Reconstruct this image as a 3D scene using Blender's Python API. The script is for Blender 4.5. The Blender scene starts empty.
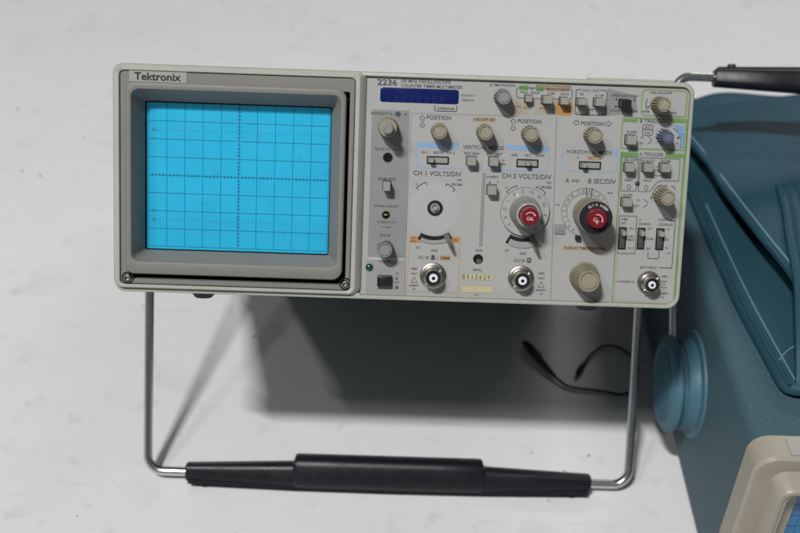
import bpy, bmesh, math, random
from mathutils import Vector, Matrix
random.seed(7)
SC = bpy.context.scene
COL = SC.collection
R = math.radians
# ------------------------------------------------------------------ camera, world, lamps, exposure
F_PX = 1132.75                                    # focal length in pixels of the 800 px wide photograph
TILT = R(29.08)                                   # how far the instrument leans back on its handle
HC = 274.6                                        # height of the front panel's centre over the table, mm
# rows: the instrument's own axes (right, up the panel, out of the panel) in world axes
AX = Matrix(((1, 0, 0), (0, math.sin(TILT), math.cos(TILT)), (0, -math.cos(TILT), math.sin(TILT))))
CAM_P = Vector((-8.74, 55.19, 631.11))            # camera position in the instrument's axes, mm
def rot(a, b, c):
    rz = Matrix(((math.cos(c), -math.sin(c), 0), (math.sin(c), math.cos(c), 0), (0, 0, 1)))
    rx = Matrix(((1, 0, 0), (0, math.cos(a), -math.sin(a)), (0, math.sin(a), math.cos(a))))
    ry = Matrix(((math.cos(b), 0, math.sin(b)), (0, 1, 0), (-math.sin(b), 0, math.cos(b))))
    return rz @ rx @ ry
RM = rot(.1567, .0149, -.0349)
CAM_W = AX.transposed() @ CAM_P + Vector((0, 0, HC))
cd = bpy.data.cameras.new('camera')
cam = bpy.data.objects.new('camera', cd); COL.objects.link(cam)
cam.matrix_world = Matrix.Translation(CAM_W * .001) @ ((RM @ AX).transposed()).to_4x4()
cd.sensor_width = 36; cd.lens = F_PX / 800 * 36
cd.clip_start = .01; cd.clip_end = 50
cd.dof.use_dof = True; cd.dof.focus_distance = .640; cd.dof.aperture_fstop = 8.0; cd.dof.aperture_blades = 7
SC.camera = cam
w = bpy.data.worlds.new('World'); SC.world = w; w.use_nodes = True
bg = w.node_tree.nodes['Background']; bg.inputs[0].default_value = (.93, .97, 1, 1); bg.inputs[1].default_value = .09
def lamp(name, loc, target, energy, sx, sy, color, spin=0):
    ld = bpy.data.lights.new(name, 'AREA'); ld.shape = 'RECTANGLE'; ld.size = sx; ld.size_y = sy
    ld.energy = energy; ld.color = color
    o = bpy.data.objects.new(name, ld); COL.objects.link(o); o.location = loc
    o.rotation_euler = (Vector(target) - Vector(loc)).to_track_quat('-Z', 'Y').to_euler()
    return o
lamp('fill_lamp', (-1.06, -1.95, 3.78), (0, .05, 0), 166, .48, .06, (1, .99, .97))
lamp('fill_lamp', (-2.00, -2.05, 3.60), (0, .05, 0), 30, .5, .06, (1, .99, .97))
lamp('fill_lamp', (1.0, 1.6, 1.5), (.3, .5, 0), 9, 1.0, .15, (1, .99, .97))  # unseen low fill lamp, added to brighten the far right of the table
SC.view_settings.view_transform = 'Standard'; SC.view_settings.look = 'None'
SC.view_settings.exposure = 0; SC.view_settings.gamma = 1

# ------------------------------------------------------------------ materials
def mat(name, col, rough=.5, metal=0, var=.06, vscale=60, bump=.0, bscale=900, coat=0, spec=.5, rvar=.08, dirt=None):
    m = bpy.data.materials.new(name); m.use_nodes = True
    nt = m.node_tree; N = nt.nodes; L = nt.links; b = N['Principled BSDF']
    tc = N.new('ShaderNodeTexCoord')
    n1 = N.new('ShaderNodeTexNoise'); n1.inputs['Scale'].default_value = vscale; n1.inputs['Detail'].default_value = 6
    L.new(tc.outputs['Object'], n1.inputs['Vector'])
    mx = N.new('ShaderNodeMix'); mx.data_type = 'RGBA'
    c = Vector(col[:3])
    mx.inputs['A'].default_value = (*(c * (1 - var)), 1); mx.inputs['B'].default_value = (*[min(1, x) for x in c * (1 + var)], 1)
    L.new(n1.outputs['Fac'], mx.inputs['Factor'])
    out = mx.outputs['Result']
    if dirt:
        n3 = N.new('ShaderNodeTexNoise'); n3.inputs['Scale'].default_value = dirt[1]; n3.inputs['Detail'].default_value = 9
        n3.inputs['Roughness'].default_value = .7
        L.new(tc.outputs['Object'], n3.inputs['Vector'])
        rp = N.new('ShaderNodeValToRGB'); rp.color_ramp.elements[0].position = dirt[2]; rp.color_ramp.elements[1].position = dirt[3]
        L.new(n3.outputs['Fac'], rp.inputs['Fac'])
        m2 = N.new('ShaderNodeMix'); m2.data_type = 'RGBA'
        ml = N.new('ShaderNodeMath'); ml.operation = 'MULTIPLY'; ml.inputs[1].default_value = dirt[4]
        L.new(rp.outputs['Color'], ml.inputs[0]); L.new(ml.outputs[0], m2.inputs['Factor'])
        L.new(out, m2.inputs['A']); m2.inputs['B'].default_value = (*dirt[0], 1); out = m2.outputs['Result']
    L.new(out, b.inputs['Base Color'])
    b.inputs['Metallic'].default_value = metal
    mr = N.new('ShaderNodeMapRange'); mr.inputs['To Min'].default_value = max(0, rough - rvar); mr.inputs['To Max'].default_value = min(1, rough + rvar)
    n2 = N.new('ShaderNodeTexNoise'); n2.inputs['Scale'].default_value = vscale * 2.3; L.new(tc.outputs['Object'], n2.inputs['Vector'])
    L.new(n2.outputs['Fac'], mr.inputs['Value']); L.new(mr.outputs['Result'], b.inputs['Roughness'])
    b.inputs['Coat Weight'].default_value = coat; b.inputs['Specular IOR Level'].default_value = spec
    if bump:
        nb = N.new('ShaderNodeTexNoise'); nb.inputs['Scale'].default_value = bscale; nb.inputs['Detail'].default_value = 4
        L.new(tc.outputs['Object'], nb.inputs['Vector'])
        bp = N.new('ShaderNodeBump'); bp.inputs['Strength'].default_value = bump; bp.inputs['Distance'].default_value = .001
        L.new(nb.outputs['Fac'], bp.inputs['Height']); L.new(bp.outputs['Normal'], b.inputs['Normal'])
    return m
M = dict(
    frame=mat('frame_plastic', (.36, .37, .325), .42, bump=.05, dirt=((.2, .19, .13), 90, .52, .8, .25)),
    dark_edge=mat('gap_black', (.004, .004, .004), .8, spec=.2),
    clean=mat('clean_paint', (.362, .364, .366), .42, var=.02),
    surround=mat('bezel_grey', (.182, .178, .162), .5, spec=.3, bump=.10, bscale=2500, dirt=((.22, .22, .21), 120, .55, .8, .25)),
    label=mat('logo_plate', (.29, .295, .265), .4),
    panel=mat('panel_paint', (.34, .34, .335), .42, var=.02, vscale=25, bump=.03, bscale=3000, dirt=((.26, .25, .20), 55, .56, .85, .28)),
    strip=mat('strip_paint', (.215, .226, .222), .45, var=.02, dirt=((.17, .17, .15), 70, .55, .85, .25)),
    strip2=mat('tab_paint', (.27, .278, .27), .45, var=.02),
    ink=mat('ink_dark', (.055, .058, .07), .6),
    ink_soft=mat('ink_grey', (.13, .135, .15), .6),
    green=mat('ink_green', (.12, .25, .075), .5, var=.12),
    green_pale=mat('ink_green_pale', (.235, .32, .17), .5, var=.1),
    blue=mat('ink_blue', (.20, .33, .50), .5, var=.05),
    blue_dk=mat('ink_blue_strong', (.09, .23, .42), .5),
    orange=mat('ink_orange', (.40, .205, .06), .5, var=.08),
    orange_pale=mat('ink_orange_pale', (.38, .265, .16), .5, var=.06),
    tan=mat('ink_tan', (.33, .29, .225), .5, var=.05),
    cream=mat('cream_label', (.42, .40, .25), .5, var=.05),
    knob=mat('knob_cream', (.262, .242, .178), .45, bump=.05, dirt=((.14, .12, .075), 300, .5, .75, .45)),
    knob_grey=mat('knob_grey', (.215, .22, .212), .45, bump=.05, dirt=((.13, .13, .12), 300, .5, .75, .35)),
    knob_slate=mat('knob_slate', (.10, .125, .17), .4, bump=.05),
    key=mat('key_grey', (.255, .26, .24), .45, bump=.05, dirt=((.16, .15, .12), 250, .5, .8, .3)),
    black=mat('black_plastic', (.012, .012, .014), .35, bump=.05),
    black_rough=mat('rubber', (.014, .014, .014), .7),
    red=mat('red_plastic', (.175, .007, .014), .25, coat=.3),
    white=mat('white_ink', (.58, .57, .56), .5),
    navy=mat('display_filter', (.004, .012, .10), .18, coat=.4, var=.1),
    navy_seg=mat('unlit_digit', (.004, .016, .115), .3),
    led=mat('led_green', (.006, .05, .032), .15, coat=.6),
    metal=mat('nickel', (.40, .385, .345), .33, 1, dirt=((.25, .22, .17), 300, .5, .8, .5)),
    steel=mat('steel_rod', (.60, .60, .58), .24, 1, vscale=200),
    brass=mat('brass', (.55, .40, .18), .35, 1),
    teflon=mat('white_insulator', (.66, .68, .74), .35),
    grip=mat('grip_black', (.009, .009, .013), .38, spec=.4, bump=.16, bscale=1400, rvar=.14, dirt=((.03, .03, .035), 160, .60, .74, .25)),
    cabinet=mat('cabinet_blue', (.055, .078, .084), .5, bump=.5, bscale=900),
    graticule=mat('graticule_ink', (.006, .105, .20), .35),
    graticule_faint=mat('graticule_faint', (.02, .22, .38), .5),
    bluebody=mat('blue_vinyl_paint', (.053, .108, .134), .5, spec=.3, var=.3, vscale=900, bump=1.0, bscale=1100, rvar=.05),
    bluehub=mat('blue_hub_plastic', (.055, .135, .185), .5, spec=.3, bump=.03),
    vinyl=mat('pouch_vinyl', (.017, .059, .084), .55, spec=.25, bump=.25, bscale=700, vscale=25, var=.15),
    thread=mat('seam_thread', (.12, .22, .28), .6),
    cream_trim=mat('beige_trim', (.31, .29, .235), .45, bump=.06, var=.05),
    cable=mat('cable_black', (.008, .008, .008), .45),
)
def screen_mat():
    m = mat('screen_cyan', (.022, .37, .60), .22, var=.13, vscale=40, coat=.25, dirt=((.018, .24, .44), 130, .56, .74, .6))
    b = m.node_tree.nodes['Principled BSDF']
    b.inputs['Emission Color'].default_value = (.015, .36, .60, 1); b.inputs['Emission Strength'].default_value = .12
    return m
M['screen'] = screen_mat()
M['screen_dark'] = mat('screen_blue', (.01, .15, .36), .25, coat=.3)

# ------------------------------------------------------------------ geometry helpers (all in millimetres)
def pp(x, y, z=0):
    """where a point measured on the photograph lies on the instrument's front, at height z over the rim"""
    d = RM.transposed() @ Vector(((x - 400) / F_PX, -(y - 266.5) / F_PX, -1))
    t = (z - CAM_P.z) / d.z
    q = CAM_P + d * t
    return Vector((q.x, q.y))
def px(z=0): return (CAM_P.z - z) * 1.0065 / F_PX         # mm per photograph pixel on the panel
ORG = {}
def obj(name, bm, mats, parent=None, org=(0, 0, 0), smooth=38):
    org = Vector(org)
    me = bpy.data.meshes.new(name)
    bmesh.ops.remove_doubles(bm, verts=bm.verts, dist=1e-4)
    bmesh.ops.recalc_face_normals(bm, faces=bm.faces)
    for v in bm.verts: v.co = (v.co - org) * .001
    bm.to_mesh(me); bm.free()
    if not isinstance(mats, (list, tuple)): mats = [mats]
    for k in mats: me.materials.append(M[k])
    for p in me.polygons: p.use_smooth = True
    me.set_sharp_from_angle(angle=R(smooth))
    o = bpy.data.objects.new(name, me); COL.objects.link(o)
    ORG[o.name] = org
    if parent:
        o.parent = parent; o.location = (org - ORG[parent.name]) * .001
    else: o.location = org * .001
    return o
def thing(name, label, cat, loc, rotm=None, base=None):
    """an Empty at the thing's base; its parts are then given in axes whose origin is at -base"""
    o = bpy.data.objects.new(name, None); COL.objects.link(o)
    o.empty_display_size = .05
    mw = Matrix.Translation(Vector(loc) * .001)
    if rotm: mw = mw @ rotm.to_4x4()
    o.matrix_world = mw
    o['label'] = label; o['category'] = cat
    ORG[o.name] = Vector(base) if base is not None else Vector((0, 0, 0))
    return o
def rr(x0, y0, x1, y1, r, z, seg=6):
    """rounded rectangle loop; r a number or (bl, br, tr, tl)"""
    if not isinstance(r, (tuple, list)): r = (r,) * 4
    pts = []
    for (cx, cy, a0, q) in ((x0 + r[0], y0 + r[0], 180, r[0]), (x1 - r[1], y0 + r[1], 270, r[1]), (x1 - r[2], y1 - r[2], 0, r[2]), (x0 + r[3], y1 - r[3], 90, r[3])):
        for i in range(seg + 1):
            a = R(a0 + 90 * i / seg); pts.append(Vector((cx + q * math.cos(a), cy + q * math.sin(a), z)))
    return pts
def circ(cx, cy, r, z, n=32, ph=0): return [Vector((cx + r * math.cos(ph + 2 * math.pi * i / n), cy + r * math.sin(ph + 2 * math.pi * i / n), z)) for i in range(n)]
def flute(cx, cy, r, d, z, k=18, per=6):
    out = []
    for i in range(k * per):
        f = (i % per) / per
        q = r if f < .5 else r - d
        a = 2 * math.pi * i / (k * per); out.append(Vector((cx + q * math.cos(a), cy + q * math.sin(a), z)))
    return out
def loft(bm, loops, c0=False, c1=True, mi=0):
    vs = [[bm.verts.new(p) for p in l] for l in loops]
    n = len(vs[0])
    for a, b in zip(vs, vs[1:]):
        for i in range(n):
            j = (i + 1) % n
            try: f = bm.faces.new((a[i], a[j], b[j], b[i])); f.material_index = mi
            except ValueError: pass
    if c0: bm.faces.new(vs[0][::-1]).material_index = mi
    if c1: bm.faces.new(vs[-1]).material_index = mi
    return bm
def loft_rr(bm, steps, **k):
    return loft(bm, [rr(*s) for s in steps], **k)
def tube(bm, pts, r, n=12, caps=True, mi=0):
    pts = [Vector(p) for p in pts]
    if not isinstance(r, (list, tuple)): r = [r] * len(pts)
    t0 = (pts[1] - pts[0]).normalized()
    up = t0.orthogonal().normalized(); loops = []
    for i, p in enumerate(pts):
        t = ((pts[min(i + 1, len(pts) - 1)] - p).normalized() + (p - pts[max(i - 1, 0)]).normalized())
        t.normalize(); up = (up - t * up.dot(t)).normalized(); s = t.cross(up)
        loops.append([p + (up * math.cos(2 * math.pi * k / n) + s * math.sin(2 * math.pi * k / n)) * r[i] for k in range(n)])
    return loft(bm, loops, c0=caps, c1=caps, mi=mi)
def spline(pts, per=8):
    P = [Vector(p) for p in pts]; P = [P[0] * 2 - P[1]] + P + [P[-1] * 2 - P[-2]]; out = []
    for i in range(1, len(P) - 2):
        a, b, c, d = P[i - 1:i + 3]
        for k in range(per):
            t = k / per
            out.append(.5 * ((2 * b) + (c - a) * t + (2 * a - 5 * b + 4 * c - d) * t * t + (3 * b - a - 3 * c + d) * t ** 3))
    return out + [P[-2]]
def ribbon(bm, pts, wd, z, closed=False, mi=0):
    P = [Vector((p[0], p[1])) for p in pts]; n = len(P); a = []
    for i in range(n):
        if closed: d0 = P[i] - P[i - 1]; d1 = P[(i + 1) % n] - P[i]
        else: d0 = P[i] - P[max(i - 1, 0)]; d1 = P[min(i + 1, n - 1)] - P[i]
        if d0.length < 1e-6: d0 = d1
        if d1.length < 1e-6: d1 = d0
        d0 = d0.normalized(); d1 = d1.normalized(); m_ = (d0 + d1)
        if m_.length < 1e-4: m_ = d0
        m_.normalize(); nn = Vector((-m_.y, m_.x)); s = wd / 2 / max(.4, m_.dot(d0))
        a.append((bm.verts.new((*(P[i] + nn * s), z)), bm.verts.new((*(P[i] - nn * s), z))))
    for i in range(n if closed else n - 1):
        p, q = a[i], a[(i + 1) % n]
        try: bm.faces.new((p[0], p[1], q[1], q[0])).material_index = mi
        except ValueError: pass
def fill(bm, pts, z, mi=0):
    try: bm.faces.new([bm.verts.new((p[0], p[1], z)) for p in pts]).material_index = mi
    except ValueError: pass
_glyph = {}
def glyphs(s, bold=0):
    if (s, bold) not in _glyph:
        c = bpy.data.curves.new('t', 'FONT'); c.body = s; c.size = 1; c.offset = bold; c.resolution_u = 3
        o = bpy.data.objects.new('t', c); me = bpy.data.meshes.new_from_object(o)
        V = [v.co.copy() for v in me.vertices]; Fc = [tuple(p.vertices) for p in me.polygons]
        bpy.data.objects.remove(o); bpy.data.curves.remove(c); bpy.data.meshes.remove(me)
        _glyph[(s, bold)] = (V, Fc)
    return _glyph[(s, bold)]
def text_mm(bm, s, cx, cy, wd, h, z, ang=0, bold=.012, mi=0):
    V, Fc = glyphs(s, bold)
    if not V: return
    x0 = min(v.x for v in V); x1 = max(v.x for v in V); y0 = min(v.y for v in V); y1 = max(v.y for v in V)
    sx = wd / max(x1 - x0, .01); sy = h / max(y1 - y0, .01); ca, sa = math.cos(ang), math.sin(ang)
    if len(s) == 1: sx = min(sx, sy * 1.15)
    vs = []
    for v in V:
        x = (v.x - (x0 + x1) / 2) * sx; y = (v.y - (y0 + y1) / 2) * sy
        vs.append(bm.verts.new((cx + x * ca - y * sa, cy + x * sa + y * ca, z)))
    for f in Fc:
        try: bm.faces.new([vs[i] for i in f]).material_index = mi
        except ValueError: pass

# ------------------------------------------------------------------ the table
def table_material():
    m = mat('table_laminate', (.68, .675, .685), .40, var=.02, vscale=6, bump=.02, bscale=400, rvar=.05,
            dirt=((.50, .495, .50), 5, .48, .72, .2))
    nt = m.node_tree; N = nt.nodes; L = nt.links; b = N['Principled BSDF']
    src = b.inputs['Base Color'].links[0].from_socket
    tc = N.new('ShaderNodeTexCoord')
    def layer(src, scale, lo, hi, col, amt, stretch=None, detail=3):
        n = N.new('ShaderNodeTexNoise'); n.inputs['Scale'].default_value = scale; n.inputs['Detail'].default_value = detail
        if stretch:
            mp = N.new('ShaderNodeMapping'); mp.inputs['Scale'].default_value = stretch[0]; mp.inputs['Rotation'].default_value = (0, 0, stretch[1])
            L.new(tc.outputs['Object'], mp.inputs['Vector']); L.new(mp.outputs['Vector'], n.inputs['Vector'])
        else: L.new(tc.outputs['Object'], n.inputs['Vector'])
        rp = N.new('ShaderNodeMapRange'); rp.inputs['From Min'].default_value = lo; rp.inputs['From Max'].default_value = hi
        rp.inputs['To Max'].default_value = amt
        L.new(n.outputs['Fac'], rp.inputs['Value'])
        x = N.new('ShaderNodeMix'); x.data_type = 'RGBA'; L.new(rp.outputs['Result'], x.inputs['Factor'])
        L.new(src, x.inputs['A']); x.inputs['B'].default_value = (*col, 1)
        return x.outputs['Result']
    src = layer(src, 14, .60, .75, (.40, .39, .38), .25)
    src = layer(src, 110, .775, .81, (.10, .10, .09), .8, detail=1)
    src = layer(src, 8, .70, .74, (.42, .42, .41), .3, ((1, 14, 1), .5))
    src = layer(src, 30, .665, .70, (.30, .30, .29), .30, ((1, 22, 1), 1.2), 5)
    src = layer(src, 45, .60, .72, (.46, .455, .45), .35, None, 10)
    L.new(src, b.inputs['Base Color'])
    return m
M['table'] = table_material()
bm = bmesh.new()
loft_rr(bm, [(-1500, -1100, 1800, 2400, 40, -30), (-1500, -1100, 1800, 2400, 40, -2), (-1498, -1098, 1798, 2398, 38, 0)], c0=True)
t = obj('table_top', bm, 'table'); t['kind'] = 'structure'

# ------------------------------------------------------------------ the oscilloscope
BASE_W = Vector((0, 190, 0))
BASE_P = AX @ (BASE_W - Vector((0, 0, HC)))
scope = thing('oscilloscope', 'grey oscilloscope with a bright cyan screen and crowded knob panel, tilted on its handle',
              'oscilloscope', BASE_W, AX.transposed(), BASE_P)
bm = bmesh.new()      # cabinet sleeve behind the front frame
loft_rr(bm, [(-158, -61.5, 158, 61, 5, -26), (-158, -61.5, 158, 61, 5, -418), (-154, -57.5, 154, 57, 5, -424)], c0=True)
obj('cabinet', bm, 'cabinet', scope)
bm = bmesh.new()      # rear cover with the feet it leans on
loft_rr(bm, [(-159, -62.5, 159, 62, 5, -405), (-159, -62.5, 159, 62, 5, -428), (-150, -55, 150, 55, 5, -432)], c0=True)
obj('rear_cover', bm, 'frame', scope)
for s in (-1, 1):
    bm = bmesh.new(); cx = s * 120
    loft_rr(bm, [(cx - 12, -75, cx + 12, -58, 4, -408), (cx - 12, -75, cx + 12, -58, 4, -428)], c0=True)
    obj('foot', bm, 'black_rough', scope)
for (fx, fy) in ((201.5, 294), (589, 306)):
    q = pp(fx, fy, -28); bm = bmesh.new()
    Y = -61
    loops = []
    for (r_, yy) in ((7.4, Y), (7.4, Y - 8.5), (5, Y - 11.5)):
        loops.append([Vector((q.x + r_ * math.cos(a), yy, -36 + r_ * math.sin(a))) for a in [2 * math.pi * i / 24 for i in range(24)]])
    loft(bm, loops, c0=True)
    obj('foot', bm, 'black_rough', scope)

# front frame: outer moulding with the opening for the control panel
PZ = -2.2                                          # panel surface
pf = lambda i, z: rr(-157 - i, -61.8 - i, 158 + i, 60.7 + i, tuple(max(.4, q + i) for q in (2, 5.5, 5, 2)), z)
bm = bmesh.new()
RO = (5.5, 7.5, 6.5, 5.0)
fr = lambda i, z: rr(-160 + i, -64 + i, 160.2 - i, 63.2 - i, tuple(max(.5, q - i) for q in RO), z)
pn = lambda i, z: rr(-22 - i, -61.8 - i, 158 + i, 60.7 + i, tuple(max(.4, q + i) for q in (2, 5.5, 5, 2)), z)
loft(bm, [fr(1.5, -30), fr(.2, -29), fr(0, -1.4), fr(.4, -.4), fr(1.1, 0), pf(.35, 0), pf(0, -.35), pf(-.15, PZ - 1.2)], c1=False)
loft_rr(bm, [(-157.5, -62.9, -21.5, -60.6, .3, -4), (-157.5, -62.9, -21.5, -60.6, .3, -.25)], c0=True)
loft_rr(bm, [(101.6, 63.1, 149, 64.3, .4, -9), (101.6, 63.1, 149, 64.3, .4, -5.5)], c0=True)
obj('front_frame', bm, 'frame', scope)

# ---- screen block
bm = bmesh.new()
BT = 3.2
bl = lambda i, z, e=0: rr(-159.9 + i, -61.3 + i, -23.9 - i + e, 63.1 - i, tuple(max(.5, q - i) for q in (5.5, 4.5, 4.5, 5.0)), z)
def ir(i): return dict(x0=-156.3 + i, y0=-55.6 + i, x1=-27.0 - i, y1=59.5 - i)
inn = lambda i, z: rr(-156.3 - i, -59.1 - i, -27.0 + i, 59.5 + i, 2.6, z)
loft(bm, [bl(0, -1.6, 2.7), bl(0, -.6, 2.4), bl(.15, BT - .9, .2), bl(.8, BT, 0), inn(.4, BT), inn(0, BT - .4), inn(0, -4)], c1=False)
block = obj('screen_frame', bm, 'frame', scope)
# groove floor
bm = bmesh.new(); loft(bm, [inn(.3, -3.2), rr(-149, -49, -37, 50, 2.6, -3.2)], c1=False); obj('groove_floor', bm, 'dark_edge', block)
zt = 2.0
HL, HR_, HT, HB = pp(125, 177, BT).x, pp(344.6, 177, BT).x, pp(235, 85, BT).y, pp(235, 277, BT).y
GR, GB = pp(348.0, 177, zt).x, pp(235, 281.7, zt).y
bm = bmesh.new()
loft(bm, [rr(-155.9, -58.7, -27.4, 59.1, 2.2, -3), rr(-155.9, -58.7, -27.4, 59.1, 2.2, zt - .3), rr(-155.6, -58.4, -27.7, 58.8, 2.0, zt),
          rr(HL + 1.6, GB, GR, HT - 1.6, (1, 5, 1, 1), zt), rr(HL + 1.6, GB, GR, HT - 1.6, (1, 5, 1, 1), -3)], c1=False)
sur = obj('screen_surround', bm, 'surround', scope)
# hood round the screen with sloping inner walls
OL, OR_, OT, OB = pp(131.5, 177, BT).x, pp(338.8, 177, BT).x, pp(235, 92.5, BT).y, pp(235, 264.3, BT).y
SZ = -14.5
SL, SR, ST, SB = pp(146.8, 177, SZ).x, pp(329.2, 177, SZ).x, pp(238, 105.3, SZ).y, pp(238, 251, SZ).y
bm = bmesh.new(); HZ = 3.6
def H(i, z): return rr(HL + i, HB + i, HR_ - i, HT - i, tuple(max(1, q - i) for q in (5, 6, 6, 5)), z, 8)
def O(i, z, k=0): return rr(OL - i + (SL - OL) * k, OB - i + (SB - OB) * k, OR_ + i + (SR - OR_) * k, OT + i + (ST - OT) * k, 4.2 + i - 3.4 * k, z, 8)
loft(bm, [H(0, -3.1), H(0, HZ - 1.1), H(.35, HZ - .35), H(1.0, HZ), O(.9, HZ), O(.35, HZ - .2), O(.05, HZ - .8), O(0, SZ + 1.6, .88)], c1=False)
obj('screen_hood', bm, 'surround', sur)
bm = bmesh.new(); loft(bm, [O(0, SZ + 1.6, .88), O(0, SZ + .6, .97), O(0, SZ - 2.5, 1.0)], c1=False); obj('screen_gasket', bm, 'dark_edge', sur)
# the tube face
bm = bmesh.new()
loft_rr(bm, [(SL - 2, SB - 2, SR + 2, ST + 2, 1.5, SZ - 2), (SL - 2, SB - 2, SR + 2, ST + 2, 1.5, SZ - .5)], c0=False)
scr = obj('screen', bm, 'screen', scope)
gc = pp(238.6, 177.6, SZ); D = 17.8 * px(SZ)
bm = bmesh.new(); z = SZ - .38
for i in range(-5, 6):
    ribbon(bm, [(gc.x + i * D, gc.y - 4 * D), (gc.x + i * D, gc.y + 4 * D)], .24 if i else .32, z)
for j in range(-4, 5):
    ribbon(bm, [(gc.x - 5 * D, gc.y + j * D), (gc.x + 5 * D, gc.y + j * D)], .24 if j else .32, z + .03)
for i in range(-25, 26):
    if i % 5: ribbon(bm, [(gc.x + i * D / 5, gc.y - 1.0), (gc.x + i * D / 5, gc.y + 1.0)], .3, z + .05)
for i in range(-20, 21):
    if i % 5: ribbon(bm, [(gc.x - 1.0, gc.y + i * D / 5), (gc.x + 1.0, gc.y + i * D / 5)], .3, z + .07)
obj('graticule', bm, 'graticule', scr)
bm = bmesh.new()
for j in (-2.5, 2.5):
    for i in range(-25, 26):
        if i % 5: ribbon(bm, [(gc.x + i * D / 5, gc.y + j * D - .5), (gc.x + i * D / 5, gc.y + j * D + .5)], .35, z + .04)
for s_, j in (('100', 2.5), ('90', 2), ('10', -2), ('0%', -2.5)):
    text_mm(bm, s_, gc.x - 4.7 * D, gc.y + j * D, 1.1 * len(s_), 1.7, z + .05)
for k in range(8):     # two small marks inside the glass
    q = pp(237 + random.uniform(-.4, .8), 217 + k * 1.6, SZ); ribbon(bm, [(q.x - .3, q.y), (q.x + .5, q.y - .5)], .5, z + .09)
obj('graticule_marks', bm, 'graticule_faint', scr)
# name plate and screws
q0, q1 = pp(129.2, 76, zt), pp(186.8, 78, zt); qt, qb = pp(158, 71.2, zt).y, pp(158, 82.2, zt).y
bm = bmesh.new(); loft_rr(bm, [(q0.x, qb, q1.x, qt, .3, zt - .1), (q0.x, qb, q1.x, qt, .3, zt + .3)])
npl = obj('name_plate', bm, 'label', sur)
bm = bmesh.new(); q = pp(157.6, 76.8, zt + .4); text_mm(bm, 'Tektronix', q.x, q.y, 45.3 * px(), 7.6 * px(), zt + .42, bold=.022)
obj('lettering', bm, 'black', npl)
for (x, y) in ((128.1, 277.3), (345.2, 283.6)):
    q = pp(x, y, 1.5); bm = bmesh.new()
    loft(bm, [circ(q.x, q.y, 3.4, -2.9), circ(q.x, q.y, 3.4, zt + .15), circ(q.x, q.y, 2.7, zt + .25), circ(q.x, q.y, 2.5, zt - 1.5)], c1=True, mi=1)
    loft(bm, [circ(q.x, q.y, 2.2, zt - 1.6), circ(q.x, q.y, 2.1, zt + .4), circ(q.x, q.y, 1.5, zt + 1.2), circ(q.x, q.y, 1.05, zt + 1.3), circ(q.x, q.y, .95, zt + .2), circ(q.x, q.y, .2, zt + .1)], mi=0)
    obj('screw', bm, ['metal', 'dark_edge'], sur, (q.x, q.y, zt))

# ---- control panel sheet
bm = bmesh.new()
loft(bm, [pn(1.0, PZ - .6), pn(-.2, PZ - .6), pn(-.3, PZ)])
panel = obj('control_panel', bm, 'panel', scope)
Z1, Z2, Z3, Z4 = PZ + .06, PZ + .10, PZ + .14, PZ + .18
P = lambda x, y: pp(x, y, PZ)
inks = {}
def ink(k):
    if k not in inks: inks[k] = bmesh.new()
    return inks[k]
def T(s, x, y, wd, h, k='ink', bold=.014, z=None): q = P(x, y); text_mm(ink(k), s, q.x, q.y, wd * px(), h * px(), z or Z4, bold=bold)
def box(x0, y0, x1, y1, k, z=Z1, r=.3):     # filled patch; y0, y1 read at its middle
    xm, ym = (x0 + x1) / 2, (y0 + y1) / 2
    fill(ink(k), rr(P(x0, ym).x, P(xm, y1).y, P(x1, ym).x, P(xm, y0).y, r, 0, 4), z)
def rim(x0, y0, x1, y1, k, wd=.45, r=1.2, z=Z3):
    xm, ym = (x0 + x1) / 2, (y0 + y1) / 2
    ribbon(ink(k), rr(P(x0, ym).x, P(xm, y1).y, P(x1, ym).x, P(xm, y0).y, r, 0, 4), wd, z, closed=True)
def line(pts, k='ink', wd=.4, z=Z3): ribbon(ink(k), [P(*p) for p in pts], wd, z)
def arc(cx, cy, r, a0, a1, k='ink', wd=.4, n=24, z=Z3, zz=PZ):
    c = pp(cx, cy, zz); r *= px(zz)
    ribbon(ink(k), [(c.x + r * math.cos(R(a0 + (a1 - a0) * i / n)), c.y + r * math.sin(R(a0 + (a1 - a0) * i / n))) for i in range(n + 1)], wd, z)
def arrow_tip(x, y, ang, k='ink', s=1.1):
    c = P(x, y); a = R(ang)
    fill(ink(k), [(c.x + s * math.cos(a + b), c.y + s * math.sin(a + b)) for b in (0, 2.4, -2.4)], Z4)

# grey strip on the left, boxes and borders
box(369.8, 110, 407, 257.2, 'strip', Z1)
line([(368.5, 258.3), (404.5, 259.5)], 'white', .3); line([(408.6, 113), (404.2, 296)], 'strip', .9, Z2)
box(366, 260.5, 403.3, 294.5, 'strip2', Z1)
T('2236', 387.2, 82.3, 19.5, 6.2, bold=.02)
T('100 MHz OSCILLOSCOPE', 425.8, 81.6, 49, 3.0); T('COUNTER TIMER MULTIMETER', 431.8, 86.5, 60.5, 3.2)
T('FREQUENCY', 468, 95.6, 14, 2.2, 'ink_soft'); T('TIME/AVG', 467.5, 100.2, 13, 2.2, 'ink_soft')
line([(434.7, 105.3), (434.9, 110.2), (436, 111), (455.4, 111.6), (456.5, 110.8), (456.7, 106)], 'ink', .45); T('OVERRANGE', 445.7, 108.6, 17, 2.5)
T('INTENSITY A', 382, 113.6, 21, 2.6); T('B', 406, 114.4, 1.8, 2.6); line([(394, 114), (402.5, 114.3)], 'ink', .3); arc(398, 114.2, 1.6, 0, 360, 'ink', 1.2)
T('TRACE ROTATION', 388.3, 149.4, 27.5, 2.6); T('BEAM FIND', 387, 178.9, 18, 2.7)
T('PROBE ADJUST', 386.3, 206.5, 24.5, 2.8); T('= 500mV 0 V', 386.6, 222.2, 19.5, 2.4); T('= 1ms', 385.6, 226.9, 9, 2.4)
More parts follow.
